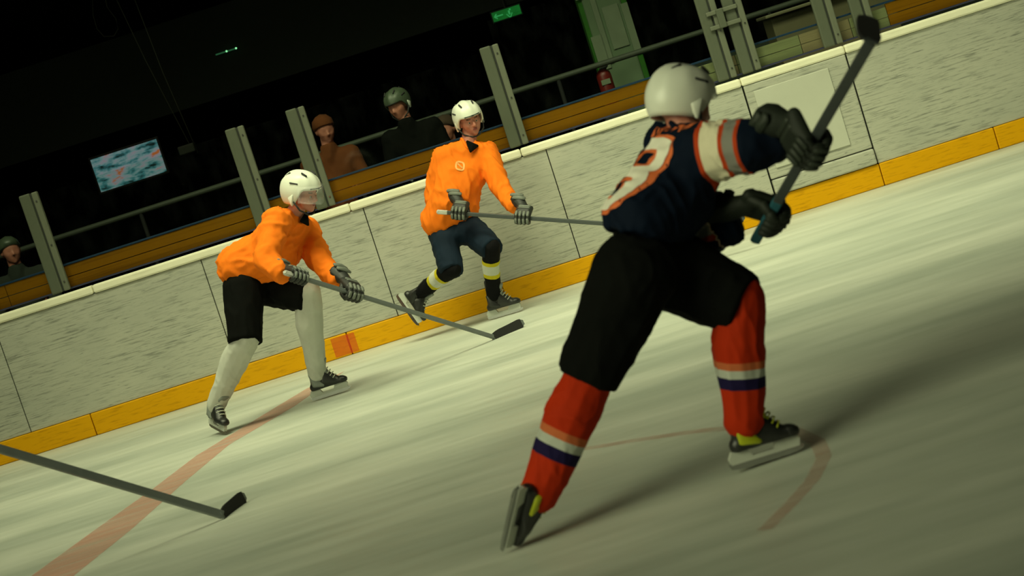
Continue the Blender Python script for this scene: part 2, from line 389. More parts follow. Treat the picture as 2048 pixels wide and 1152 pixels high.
# ledge boards above the rail, with blue edge
led = board_thing('ledge_board', 'brown-orange ledge board with blue edge above the rail, left of the gate', 'ledge board', 2.0)
def seg(root, a, b, mat, name='plank', zt=1.425):
    bm = bmesh.new(); z0 = r1+0.024
    n = 2
    for k in range(n):
        h = (zt-z0)/n; box(bm, ((a+b)/2, 0.135-0.004*k, z0+h*(k+0.5)), (b-a-0.004, 0.03, h-0.005), bev=0.003)
    bobj(name, bm, mat, root)
def edge(root, a, b):
    bm = bmesh.new(); box(bm, ((a+b)/2, 0.13, 1.433), (b-a, 0.05, 0.016), bev=0.003); bobj('edge_trim', bm, MT['blue'], root)
    bm = bmesh.new(); box(bm, ((a+b)/2, 0.088, r1+0.021+0.008), (b-a, 0.03, 0.014), bev=0.002); bobj('seal_strip', bm, MT['purple'], root)
xs = [-5.2, -2.8, on(10, 600)[0], on(640, 380)[0], on(1035, 270)[0], on(1385, 165)[0]]
for a, b in zip(xs[:-1], xs[1:]): seg(led, a, b, MT['band'])
edge(led, -5.2, xs[-1])
led2 = board_thing('ledge_board', 'pale olive and tan ledge boards above the rail behind the raised stick', 'ledge board', 7.0)
xe = [xs[-1], on(1440, 150)[0], on(1482, 140)[0], on(1610, 100)[0], on(1712, 70)[0], on(1785, 40)[0]]
for (a, b), mm in zip(zip(xe[:-1], xe[1:]), ['band_pale', 'band_tan', 'band_pale', 'band_tan', 'band_pale']): seg(led2, a, b, MT[mm], zt=1.40)
edge(led2, xe[0], xe[-1])
led3 = board_thing('ledge_board', 'brown-orange ledge board in the upper right corner, right of the gate', 'ledge board', 10.0)
seg(led3, xe[-1], xe[-1]+2.4, MT['band']); seg(led3, xe[-1]+2.4, 14.6, MT['band']); edge(led3, xe[-1], 14.6)
# glass posts
def post(px, py, label, top=2.085, w=0.15):
    x, _ = on(px, py); r = board_thing('glass_post', label, 'post', x, 0.05, r1, 'metal posts along the rink boards')
    z0 = r1+0.02; h = top-z0
    bm = bmesh.new(); box(bm, (x-0.035, 0.05, z0+h/2), (0.095, 0.05, h), bev=0.012); bobj('main_strip', bm, MT['post'], r)
    bm = bmesh.new(); box(bm, (x+0.052, 0.046, z0+h/2), (0.052, 0.05, h-0.005), bev=0.010); bobj('clamp_strip', bm, MT['post_light'], r)
    bm = bmesh.new(); box(bm, (x+0.02, 0.062, z0+h/2), (0.03, 0.04, h-0.01)); bobj('groove', bm, MT['groove'], r)
    for z in (z0+0.08, z0+0.4, z0+0.78):
        bm = bmesh.new(); bmesh.ops.create_cone(bm, cap_ends=True, segments=10, radius1=0.009, radius2=0.006, depth=0.01)
        bmesh.ops.transform(bm, matrix=M.Translation((x+0.052, 0.018, z)) @ M.Rotation(math.pi/2, 4, 'X'), verts=bm.verts); bobj('bolt', bm, MT['steel'], r)
    return x
PX = [post(118, 575, 'metal glass post furthest left, between the left edge and the screen'),
      post(528, 440, 'metal glass post just left of the crouching orange player, right of the screen'),
      post(648, 400, 'metal glass post rising directly behind the crouching orange player\'s helmet'),
      post(1038, 285, 'metal glass post standing just right of the upright orange player\'s head'),
      post(1460, 165, 'left post of the latched pair above the dark skater\'s sleeve', 2.3),
      post(1508, 148, 'right post of the latched pair above the dark skater\'s sleeve', 2.3),
      post(1672, 97, 'left post of the pair near the gate at the top right', 2.3),
      post(1740, 75, 'right post of the pair near the gate at the top right', 2.3)]
post(-30, 625, 'metal glass post cut by the left edge of the picture', 1.42)
lt = board_thing('gate_latch', 'grey metal latch bracket joining the paired posts above the dark skater', 'latch', (PX[4]+PX[5])/2, 0.0, 1.6)
for z in (1.66, 1.78):
    bm = bmesh.new(); box(bm, ((PX[4]+PX[5])/2, 0.012, z), (0.26, 0.02, 0.035), bev=0.006); bobj('latch_bar', bm, MT['post_light'], lt)
bm = bmesh.new(); box(bm, ((PX[4]+PX[5])/2-0.02, -0.004, 1.72), (0.06, 0.03, 0.16), bev=0.008); bobj('latch_body', bm, MT['post'], lt)
gx = [-5.0] + PX + [13.6]; rg = board_thing('rink_glass', 'row of clear low glass panes standing between the metal posts on the boards', 'rink glass', 4.0)
for k, (a, b) in enumerate(zip(gx[:-1], gx[1:])):
    if b-a < 0.2: continue
    top = 2.05 if k < 4 else 2.28
    bm = bmesh.new(); box(bm, ((a+b)/2, 0.062, (r1+0.03+top)/2), (b-a-0.10, 0.010, top-r1-0.03))
    bobj('pane', bm, MT['glass'], rg)

# ------------------------------------------------------------------ stand behind the glass
def at(px, py, off):
    x, z = on(px, py, off); return V((x, off, z))
def bpw(v): return BM @ v
# screen
r = thing('television', 'glowing wall screen with blurred blue, white and orange picture at the left', 'screen', bpw(at(250, 330, 4.4)))
c = [at(178, 318, 4.4), at(322, 284, 4.4), at(330, 345, 4.4), at(200, 378, 4.4)]
cx = sum(p.x for p in c)/4; cz = sum(p.z for p in c)/4; wd, hd = 0.74, 0.36
bm = bmesh.new(); box(bm, (cx, 4.42, cz), (wd+0.05, 0.05, hd+0.05), bev=0.008); bobj('bezel', bm, simple('black_plastic_bezel', (0.01, 0.01, 0.01), 0.5), r)
m, t, b = nt('screen_picture'); b.inputs['Base Color'].default_value = (0.01, 0.01, 0.01, 1)
v = mapping(t, (3.5, 1, 10)); n = noise_n(t, v, 1.3, 4, 0.55)
c1 = ramp(t, n, [(0.36, (0.003, 0.012, 0.01)), (0.44, (0.03, 0.13, 0.13)), (0.52, (0.13, 0.22, 0.21)), (0.60, (0.20, 0.20, 0.22)), (0.67, (0.30, 0.09, 0.02))])
t.links.new(c1, b.inputs['Emission Color']); b.inputs['Emission Strength'].default_value = 0.75
bm = bmesh.new(); box(bm, (cx, 4.392, cz), (wd, 0.006, hd)); bobj('screen', bm, m, r)
bm = bmesh.new(); box(bm, (cx, 5.2, cz), (0.1, 1.5, 0.1)); bobj('wall_bracket', bm, MT['groove'], r)
# exit sign, glowing green
p = at(1013, 27, 4.5); r = thing('exit_sign', 'small glowing green exit sign high in the dark at top centre', 'exit sign', bpw(p))
bm = bmesh.new(); box(bm, (p.x, 4.5, p.z), (0.34, 0.05, 0.13), bev=0.006); bobj('sign_box', bm, simple('dark_green_case', (0.0, 0.03, 0.01), 0.5), r)
bm = bmesh.new(); box(bm, (p.x, 4.472, p.z), (0.31, 0.006, 0.10)); bobj('sign_face', bm, simple('green_glow', (0.003, 0.09, 0.012), 0.5, var=0.5, vs=9, emit=0.9), r)
fm = simple('pale_green_glow', (0.03, 0.30, 0.08), 0.5, var=0.1, emit=0.7)
bm = bmesh.new()      # running figure and arrow
box(bm, (p.x+0.03, 4.466, p.z), (0.020, 0.004, 0.045)); box(bm, (p.x+0.045, 4.466, p.z+0.03), (0.018, 0.004, 0.018))
box(bm, (0, 0, 0), (0.012, 0.004, 0.05), M.Translation((p.x+0.045, 4.466, p.z-0.03)) @ M.Rotation(0.6, 4, 'Y')); box(bm, (0, 0, 0), (0.012, 0.004, 0.05), M.Translation((p.x+0.012, 4.466, p.z-0.03)) @ M.Rotation(-0.6, 4, 'Y'))
box(bm, (p.x-0.08, 4.466, p.z), (0.08, 0.004, 0.014)); box(bm, (0, 0, 0), (0.014, 0.004, 0.04), M.Translation((p.x-0.12, 4.466, p.z+0.012)) @ M.Rotation(0.8, 4, 'Y')); box(bm, (0, 0, 0), (0.014, 0.004, 0.04), M.Translation((p.x-0.12, 4.466, p.z-0.012)) @ M.Rotation(-0.8, 4, 'Y'))
bobj('pictogram', bm, fm, r)
bm = bmesh.new(); box(bm, (p.x, 4.5, p.z+0.3), (0.02, 0.02, 0.5)); bobj('hanger_rod', bm, MT['groove'], r)
# two small green indicator lamps
for (qx, qy, lb) in ((462, 100, 'upper right of two tiny green lamps on the dark fascia'), (443, 106, 'lower left of two tiny green lamps on the dark fascia')):
    p = at(qx, qy, 4.52); r = thing('indicator_lamp', lb, 'lamp', bpw(p), 'tiny green lamps')
    bm = bmesh.new(); box(bm, (p.x, 4.52, p.z), (0.13, 0.03, 0.014), bev=0.003); bobj('housing', bm, simple('dim_green_housing', (0.02, 0.10, 0.04), 0.5, emit=0.6), r)
    bm = bmesh.new(); bmesh.ops.create_uvsphere(bm, u_segments=10, v_segments=6, radius=0.011); bmesh.ops.translate(bm, verts=bm.verts, vec=(p.x+0.06, 4.5, p.z)); bobj('bulb', bm, simple('bright_green_glow', (0.25, 0.8, 0.35), 0.5, emit=1.2), r)
# column with green sides and pale panels
pa, pb = at(1186, 80, 3.0), at(1262, 80, 3.0); xc = (pa.x+pb.x)/2; wc = 0.46
r = board_thing('pillar', 'pale green-grey pillar with green edges and posted sheets above the orange ledge', 'pillar', xc, 3.0)
gm = simple('pale_green_grey_paint', (0.15, 0.22, 0.125), 0.8, var=0.2, vs=4); gg = simple('green_paint', (0.03, 0.16, 0.01), 0.8); gw = simple('pale_sheet', (0.21, 0.26, 0.17), 0.8, var=0.2, vs=6)
bm = bmesh.new(); box(bm, (xc, 3.0, 2.6), (wc*0.8, 0.34, 5.2), bev=0.02); bobj('shaft', bm, gm, r)
bm = bmesh.new(); box(bm, (xc+wc*0.42, 3.0, 2.6), (0.09, 0.30, 5.2), bev=0.01); bobj('side_panel', bm, gg, r)
bm = bmesh.new(); box(bm, (xc-wc*0.43, 3.0, 2.6), (0.06, 0.30, 5.2), bev=0.01); bobj('side_panel', bm, gg, r)
for (dx, pz0, w_, h_) in ((-0.16, 2.38, 0.15, 0.10), (0.06, 1.98, 0.16, 0.42), (0.20, 1.92, 0.07, 0.50), (-0.15, 1.78, 0.11, 0.34), (-0.08, 2.0, 0.05, 0.7)):
    bm = bmesh.new(); box(bm, (xc+dx, 2.818, pz0), (w_, 0.006, h_)); bobj('posted_sheet', bm, gw, r)
# red extinguisher at its foot
p = at(1210, 160, 2.5); r = thing('fire_extinguisher', 'small dark red cylinder with pale label beside the pillar above the ledge', 'extinguisher', bpw(V((p.x, 2.5, p.z-0.25))))
rm = simple('dark_red_paint', (0.16, 0.012, 0.008), 0.4)
bm = bmesh.new(); hull(bm, [((p.x, 2.5, p.z-0.25), 0.075), ((p.x, 2.5, p.z+0.04), 0.075)]); bobj('cylinder', bm, rm, r, True)
bm = bmesh.new(); hull(bm, [((p.x, 2.5, p.z+0.1), 0.03), ((p.x+0.05, 2.5, p.z+0.13), 0.02)]); bobj('valve', bm, MT['groove'], r, True)
bm = bmesh.new(); box(bm, (p.x, 2.425, p.z-0.02), (0.09, 0.01, 0.05), bev=0.003); bobj('paper_label', bm, gw, r)
bm = bmesh.new(); box(bm, (p.x, 2.5, (p.z-0.32)/2), (0.22, 0.22, p.z-0.34), bev=0.01); bobj('stand', bm, MT['groove'], r)
# long handrail in the stand
pA, pB = at(180, 455, 2.4), at(980, 200, 2.4)
r = board_thing('handrail', 'long dim grey handrail crossing the dark stand behind the glass', 'railing', 2.0, 2.4)
hm = simple('dim_grey_rail_paint', (0.07, 0.085, 0.06), 0.6); zr = (pA.z+pB.z)/2
bm = bmesh.new(); tube(bm, [(-6, 2.4, zr), (1, 2.4, zr), (8, 2.4, zr), (15, 2.4, zr)], 0.028, 10); bobj('top_bar', bm, hm, r, True)
for k in range(10):
    bm = bmesh.new(); tube(bm, [(-5+k*2.1, 2.4, 0), (-5+k*2.1, 2.4, zr)], 0.02, 8); bobj('baluster', bm, simple('near_black_metal', (0.006, 0.007, 0.006), 0.8), r, True)
bm = bmesh.new(); box(bm, (11.0, 2.46, 0.9), (9, 0.03, 1.0)); bobj('infill_panel', bm, simple('dark_green_infill', (0.02, 0.03, 0.02), 0.9), r)
# low counter behind the pair near the gate
p = at(1640, 50, 1.6); r = board_thing('counter', 'low beige counter behind the paired posts at the top right', 'counter', p.x, 1.6)
cm = simple('dim_beige_laminate', (0.13, 0.115, 0.06), 0.7)
bm = bmesh.new(); box(bm, (p.x+0.1, 1.6, 0.80), (1.1, 0.5, 1.6), bev=0.01); bobj('body', bm, cm, r)
bm = bmesh.new(); box(bm, (p.x+0.1, 1.58, 1.615), (1.2, 0.6, 0.03), bev=0.008); bobj('worktop', bm, simple('dim_beige_top', (0.17, 0.16, 0.09), 0.6), r)
# hanging cable drop with its small box
cw = simple('dim_wire', (0.10, 0.11, 0.07), 0.6)
r = thing('hanging_fixture', 'thin wires slanting down the dark upper left to a small box', 'wires', bpw(at(378, 300, 3.6)))
for (a, b) in (((205, -60), (385, 300)), ((262, -20), (396, 306))):
    A, B = at(*a, 3.6), at(*b, 3.6); bm = bmesh.new(); tube(bm, [A, A.lerp(B, 0.5)+V((-0.02, 0, 0)), B], 0.004, 6); bobj('wire', bm, cw, r, True)
p = at(375, 298, 3.6); bm = bmesh.new(); box(bm, (p.x, 3.6, p.z), (0.17, 0.14, 0.09), bev=0.01); bobj('box', bm, simple('dim_olive_case', (0.035, 0.04, 0.028), 0.7), r)
r = thing('cable_loop', 'slack loop of thin cable hanging at the upper left corner', 'cable', bpw(at(212, 40, 3.9)))
pts = [at(a, b, 3.9) for a, b in ((184, -30), (186, 30), (194, 58), (208, 73), (228, 72), (236, 58), (232, 38), (214, 14), (205, -30))]
bm = bmesh.new(); tube(bm, pts, 0.004, 6); bobj('cable', bm, cw, r, True)

# ------------------------------------------------------------------ kit and people
def head_parts(bm, C, fwd, up, neck):
    mt = frame(C, fwd, Z=up); T = lambda x, y, z: mt @ V((x, y, z))
    H = lambda s: hull(bm, [(T(*c), r) for c, r in s])
    H([((-0.025, 0, 0.03), .088), ((0.02, 0, 0.035), .080)])
    H([((0.04, .030, 0.0), .048), ((0.04, -.030, 0.0), .048), ((.035, .032, -.055), .030), ((.035, -.032, -.055), .030), ((.062, 0, -.083), .026)])
    H([((.088, 0, .022), .009), ((.108, 0, -.022), .013)]); H([((.098, .012, -.026), .009), ((.098, -.012, -.026), .009)])
    H([((.076, .036, .026), .013), ((.080, 0, .028), .012), ((.076, -.036, .026), .013)])
    for s in (1, -1):
        H([((.066, .040*s, -.018), .022), ((.04, .052*s, -.02), .022)])
        H([((-.005, .080*s, .008), .016), ((-.008, .078*s, -.022), .010)])
    H([((.080, .014, -.052), .014), ((.080, -.014, -.052), .014)])
    hull(bm, [(T(-0.02, 0, -0.03), .058), (V(neck), .062)])
    return mt
def head_extras(root, mt):
    T = lambda x, y, z: mt @ V((x, y, z))
    for s in (1, -1):
        bm = bmesh.new(); bmesh.ops.create_uvsphere(bm, u_segments=14, v_segments=10, radius=0.0125); bmesh.ops.transform(bm, matrix=mt @ M.Translation((.0765, .030*s, .003)), verts=bm.verts)
        ey = link('eye', me_from(bm), simple('eye_white', (0.5, 0.48, 0.42), 0.3, bmp=0), root)
        bm = bmesh.new(); bmesh.ops.create_uvsphere(bm, u_segments=10, v_segments=6, radius=0.006); bmesh.ops.transform(bm, matrix=mt @ M.Translation((.0855, .030*s, .003)), verts=bm.verts)
        link('iris', me_from(bm), MT['brow'], ey)
        bm = bmesh.new(); hull(bm, [(T(.091, .018*s, .030), .0045), (T(.084, .046*s, .032), .004)], sub=1); link('eyebrow', me_from(bm), MT['brow'], root)
    bm = bmesh.new(); hull(bm, [(T(.092, .016, -.050), .0045), (T(.096, 0, -.049), .005), (T(.092, -.016, -.050), .0045)], sub=1)
    hull(bm, [(T(.091, .013, -.058), .0045), (T(.094, 0, -.059), .0055), (T(.091, -.013, -.058), .0045)], sub=1)
    link('lips', me_from(bm), MT['lips'], root)
def helmet(root, mt, visor=False, mat='white_shell', strap='vent', cage=False, k_=1.0):
    mt = mt @ M.Scale(k_, 4)
    bm = bmesh.new(); NA, NE = 48, 14; rows = []
    ax, ay, az = .132, .112, .125; cz = .035
    def shp(phi, el):
        n = 2.3; ce, se = math.cos(el), math.sin(el); c_, s_ = math.cos(phi), math.sin(phi)
        x = ax*abs(ce)**(2/n*.96)*(1 if ce > 0 else -1)*c_; y = ay*abs(ce)**(2/n*.96)*s_; z = az*(abs(se)**.98)*(1 if se > 0 else -1)
        k = 1+.03*math.cos(3*math.pi*y/ay)*(z > 0.02)*max(0, se) + .014*math.cos(10*phi)*max(0, 1-abs(el-0.5)*2)
        if x < 0: x *= 1.06
        return V((x-0.012, y, cz))+V((0, 0, z)) if k == 1 else V((x*k-0.012, y*k, cz+z*k))
    for i in range(NE+1):
        row = []
        for j in range(NA):
            phi = 2*math.pi*j/NA; c_ = math.cos(phi)
            lo = 0.10 if c_ > 0.55 else (0.10-(0.55-c_)/0.45*0.75 if c_ > 0.1 else (-0.65 if c_ > -0.35 else -0.65+0.0*(c_)))
            el = math.pi/2-(math.pi/2-lo)*(i/NE)
            if i == 0: el = math.pi/2-0.02
            row.append(bm.verts.new(shp(phi, el)))
        rows.append(row)
    for i in range(NE):
        for j in range(NA): bm.faces.new((rows[i][j], rows[i+1][j], rows[i+1][(j+1) % NA], rows[i][(j+1) % NA]))
    bm.faces.new(rows[0])
    bmesh.ops.recalc_face_normals(bm, faces=bm.faces)
    bmesh.ops.solidify(bm, geom=bm.faces[:], thickness=0.012)
    bmesh.ops.transform(bm, matrix=mt, verts=bm.verts)
    h = link('helmet', me_from(bm), MT[mat], root)
    def pad(sp, m, name):
        b = bmesh.new(); hull(b, [(mt @ V(c), r) for c, r in sp], sub=1); link(name, me_from(b), m, h)
    for s in (1, -1):
        pad([((.065, .048*s, .133), .0065), ((.035, .052*s, .150), .0065)], MT['vent'], 'vent')
        pad([((-.055, .050*s, .146), .0065), ((-.085, .045*s, .128), .0065)], MT['vent'], 'vent')
        pad([((.03, .099*s, .09), .0055), ((-.02, .103*s, .095), .0055)], MT['vent'], 'vent')
        pad([((.0, .108*s, .02), .008), ((-.01, .104*s, -.04), .010), ((-.03, .104*s, .0), .010)], MT['white_shell'], 'ear_guard')
        b = bmesh.new(); tube(b, [mt @ V(q_) for q_ in ((0.0, .105*s, -.02), (.03, .082*s, -.075), (.055, .03*s, -.108), (.058, 0, -.112))], 0.006, 6); link('chin_strap', me_from(b), MT[strap], h)
    pad([((.118, .0, .055), .007), ((.098, .055, .055), .007)], MT['vent'], 'brow_pad'); pad([((.118, .0, .055), .007), ((.098, -.055, .055), .007)], MT['vent'], 'brow_pad')
    if visor:
        b = bmesh.new(); N = 16; prev = None
        for j in range(N+1):
            ph = -1.25+2.5*j/N; x = .132*math.cos(ph)-.004; y = .112*math.sin(ph)*1.04
            z1_ = -.045+.02*abs(math.sin(ph))
            c2 = [b.verts.new(mt @ V((x, y, .075))), b.verts.new(mt @ V((x*1.06, y*1.02, .02))), b.verts.new(mt @ V((x*1.03, y, z1_)))]
            if prev:
                for k in range(2): b.faces.new((prev[k], prev[k+1], c2[k+1], c2[k]))
            prev = c2
        bmesh.ops.solidify(b, geom=b.faces[:], thickness=0.002); link('visor', me_from(b), MT['visor'], h)
    return h
def skate(root, ankle, F, U, main='boot', trim='bootgrey', lace='lace', tongue='bootgrey', side=1, shin=None):
    mt = frame(ankle, F, Z=U); T = lambda c: mt @ V(c)
    c = (mt.to_3x3().inverted() @ V(shin).normalized()) if shin is not None else V((0, 0, 1))
    sx = V((c.z, 0, -c.x)).normalized()
    bm = bmesh.new(); cut = ((0, 0, -.098), (0, 0, -1))
    hull(bm, [(c*.075, .056), ((-.005, 0, .0), .054)], [(c*.10, c)]); hull(bm, [((-.005, 0, .0), .054), ((-.025, 0, -.06), .042)], [cut])
    hull(bm, [((-.045, 0, -.075), .036), ((.03, .0, -.065), .042), ((.06, 0, -.03), .036)], [cut])
    hull(bm, [((.03, 0, -.055), .045), ((.11, .006*side, -.075), (.05, .046, .036)), ((.05, 0, -.01), .040)], [cut])
    hull(bm, [((.10, .006*side, -.078), (.05, .047, .036)), ((.165, .0, -.080), (.034, .036, .028))], [cut])
    hull(bm, [(c*.06-sx*.048, .016), (c*.135-sx*.060, .014), (c*.10-sx*.05+V((0, .015, 0)), .014), (c*.10-sx*.05-V((0, .015, 0)), .014)])
    me = fuse(bm, .0055, 3, mt); s = link('skate', me, MT[main], root)
    bm = bmesh.new(); hull(bm, [((.155, 0, -.078), (.036, .038, .029)), ((.168, 0, -.082), (.034, .036, .026))], [cut, ((.145, 0, 0), (-1, 0, 0))]); bmesh.ops.transform(bm, matrix=mt, verts=bm.verts); link('toe_cap', me_from(bm), MT[main], s)
    bm = bmesh.new(); hull(bm, [((.055, 0, .03), (.018, .036, .02)), (c*.125+sx*.066, (.014, .034, .012))]); hull(bm, [((.055, 0, .045), (.018, .034, .02)), ((.09, 0, -.03), (.016, .026, .012))]); bmesh.ops.transform(bm, matrix=mt, verts=bm.verts); link('tongue', me_from(bm), MT[tongue], s)
    for k in range(6):
        u = k/5; x = .128-.066*u; z = -.040+.105*u
        bm = bmesh.new(); tube(bm, [T((x-.018, .034, z-.006)), T((x+.002, .012, z+.010)), T((x+.002, -.012, z+.010)), T((x-.018, -.034, z-.006))], .0035, 6); link('lace', me_from(bm), MT[lace], s)
    for k in (1, -1):
        bm = bmesh.new(); hull(bm, [((-.04, .036*k, .02), .012), ((-.035, .038*k, -.06), .014), ((.03, .040*k, -.075), .010)], sub=1); bmesh.ops.transform(bm, matrix=mt, verts=bm.verts); link('side_trim', me_from(bm), MT[trim], s)
    bm = bmesh.new(); prism(bm, [(-.080, -.095), (-.015, -.095), (.0, -.126), (.085, -.126), (.10, -.095), (.180, -.095), (.192, -.112), (.186, -.142), (-.088, -.142), (-.094, -.12)], -.011, .011)
    bmesh.ops.transform(bm, matrix=mt, verts=bm.verts); link('blade_holder', me_from(bm), MT['holder'], s, False)
    bm = bmesh.new(); prism(bm, [(-.100, -.138), (.196, -.138), (.206, -.146), (.19, -.160), (.15, -.166), (-.06, -.166), (-.092, -.160)], -.002, .002)
    bmesh.ops.transform(bm, matrix=mt, verts=bm.verts); link('steel_blade', me_from(bm), MT['steel'], s, False)
    return s, mt
def glove(root, grip, sdir, wrist, dorsal_hint, mirror=1, dark='glove_black', pad='glove_grey', scale=1.0):
    """grip = point on the stick axis inside the hand; sdir = stick direction towards the index finger"""
    X = V(sdir).normalized(); Y = V(grip)-V(wrist); Y = (Y-X*Y.dot(X)).normalized()
    Z = X.cross(Y); s = 1 if Z.dot(V(dorsal_hint)) > 0 else -1
    mt = M.Translation(V(grip)) @ M((X, Y, Z*s)).transposed().to_4x4() @ M.Scale(scale, 4)
    bm = bmesh.new()
    hull(bm, [((x, y, .032), .022) for x in (-.045, .045) for y in (-.085, .0)] + [((x, -.04, .045), .02) for x in (-.035, .035)])
    fl = mt.inverted() @ V(wrist); fl = fl.normalized()
    q0 = V((0, -.07, .03)); q1 = q0 + (mt.inverted().to_3x3() @ (V(wrist)-V(grip))).normalized()*.14
    hull(bm, [(q0, (.05, .03, .03)), (q0.lerp(q1, .45), (.047, .04, .038))])
    hull(bm, [(q0.lerp(q1, .45), (.048, .04, .040)), (q1, (.062, .05, .056))], [(q1+(q1-q0)*.15, (q1-q0))])
    me = fuse(bm, .006, 2, mt); g = link('glove', me, MT[dark], root)
    for k in range(4):
        x = -.045+.030*k; r = .0175 if k else .0155; L = (0.9, 1.0, 1.04, .96)[k]
        f = bmesh.new()
        ps = [V((x, .005, .040)), V((x, .040*L, .026)), V((x, .046*L, -.010)), V((x, .022*L, -.034)), V((x, -.008, -.034))]
        for a, b in zip(ps[:-1], ps[1:]): hull(f, [(a.lerp(b, .1), r), (a.lerp(b, .85), r*.95)], sub=1)
        bmesh.ops.transform(f, matrix=mt, verts=f.verts); link('finger', me_from(f), MT[dark], g)
        f = bmesh.new(); hull(f, [(V((x, -.002, .056)), (.012, .012, .010)), (V((x, .030*L, .046)), (.012, .010, .009))], sub=1); hull(f, [(V((x, .052*L, .022)), (.012, .009, .010)), (V((x, .060*L, -.006)), (.012, .008, .010))], sub=1)
        bmesh.ops.transform(f, matrix=mt, verts=f.verts); link('finger_pad', me_from(f), MT[pad], g)
    f = bmesh.new()
    for a, b in (((.045, -.075, .018), (.062, -.035, -.002)), ((.062, -.035, -.002), (.055, -.005, -.026)), ((.055, -.005, -.026), (.040, .018, -.036))): hull(f, [(a, .020), (b, .018)], sub=1)
    bmesh.ops.transform(f, matrix=mt, verts=f.verts); link('thumb', me_from(f), MT[dark], g)
    d = (q1-q0)
    for u in (-.25, .08):
        f = bmesh.new(); c = q0 + V((0, d.y*-0 + .07*u*-1, .026)); hull(f, [(c+V((-.036, 0, 0)), (.014, .013, .010)), (c+V((.036, 0, 0)), (.014, .013, .010))], sub=1); bmesh.ops.transform(f, matrix=mt, verts=f.verts); link('back_pad', me_from(f), MT[pad], g)
    for u in (.72, 1.0):
        f = bmesh.new(); c = q0.lerp(q1, u)+V((0, 0, .045+.01*u)); hull(f, [(c+V((-.042, 0, -.006)), (.014, .020, .010)), (c+V((.042, 0, -.006)), (.014, .020, .010)), (c, .014)], sub=1); bmesh.ops.transform(f, matrix=mt, verts=f.verts); link('cuff_roll', me_from(f), MT[pad], g)
    return g
def stick(label, butt, heel, bdir, bup, shaft='shaft', grip=None, grip_len=0.3, curve=.02, w=.031, d=.022, tape_from=0.0, blen=.30):
    butt, heel = V(butt), V(heel); root = thing('hockey_stick', label, 'hockey stick', heel); L = (heel-butt).length
    mt = frame(butt, heel-butt, Z=bup)
    bm = bmesh.new(); box(bm, (L/2, 0, 0), (L, d, w), bev=.005); bmesh.ops.transform(bm, matrix=mt, verts=bm.verts); link('shaft', me_from(bm), MT[shaft], root, False)
    if grip:
        bm = bmesh.new(); box(bm, (grip_len/2-.01, 0, 0), (grip_len, d+.003, w+.003), bev=.006); hull(bm, [((-.008, 0, 0), (.014, .017, .020))], sub=1); bmesh.ops.transform(bm, matrix=mt, verts=bm.verts); link('grip_tape', me_from(bm), MT[grip], root, False)
    X = V(bdir).normalized(); Z = V(bup); Z = (Z-X*Z.dot(X)).normalized(); Y = Z.cross(X)
    def blade(a, b, th, ex):
        bm = bmesh.new(); N = 12; rings = []
        for i in range(N+1):
            u = a+(b-a)*i/N; h = (.032+.014*min(1, u*5))*(1 if u < .82 else math.sqrt(max(0.02, 1-((u-.82)/.20)**2))) + ex
            c = heel+X*(u*blen)+Y*(curve*u*u)+Z*(.0+.03*u*u*.3)
            rings.append([bm.verts.new(c+Y*sy*th/2+Z*sz*h*.78) for sy, sz in ((-1, -1), (1, -1), (1, 0), (1, 1), (-1, 1), (-1, 0))])
        for i in range(N):
            for k in range(6): bm.faces.new((rings[i][k], rings[i][(k+1) % 6], rings[i+1][(k+1) % 6], rings[i+1][k]))
        bm.faces.new(rings[0][::-1]); bm.faces.new(rings[-1]); return me_from(bm)
    link('blade', blade(-.06, 1, .008, 0), MT[shaft], root, False)
    link('blade_tape', blade(max(.02, tape_from), .93, .012, .003), MT['tape'], root, False)
    return root

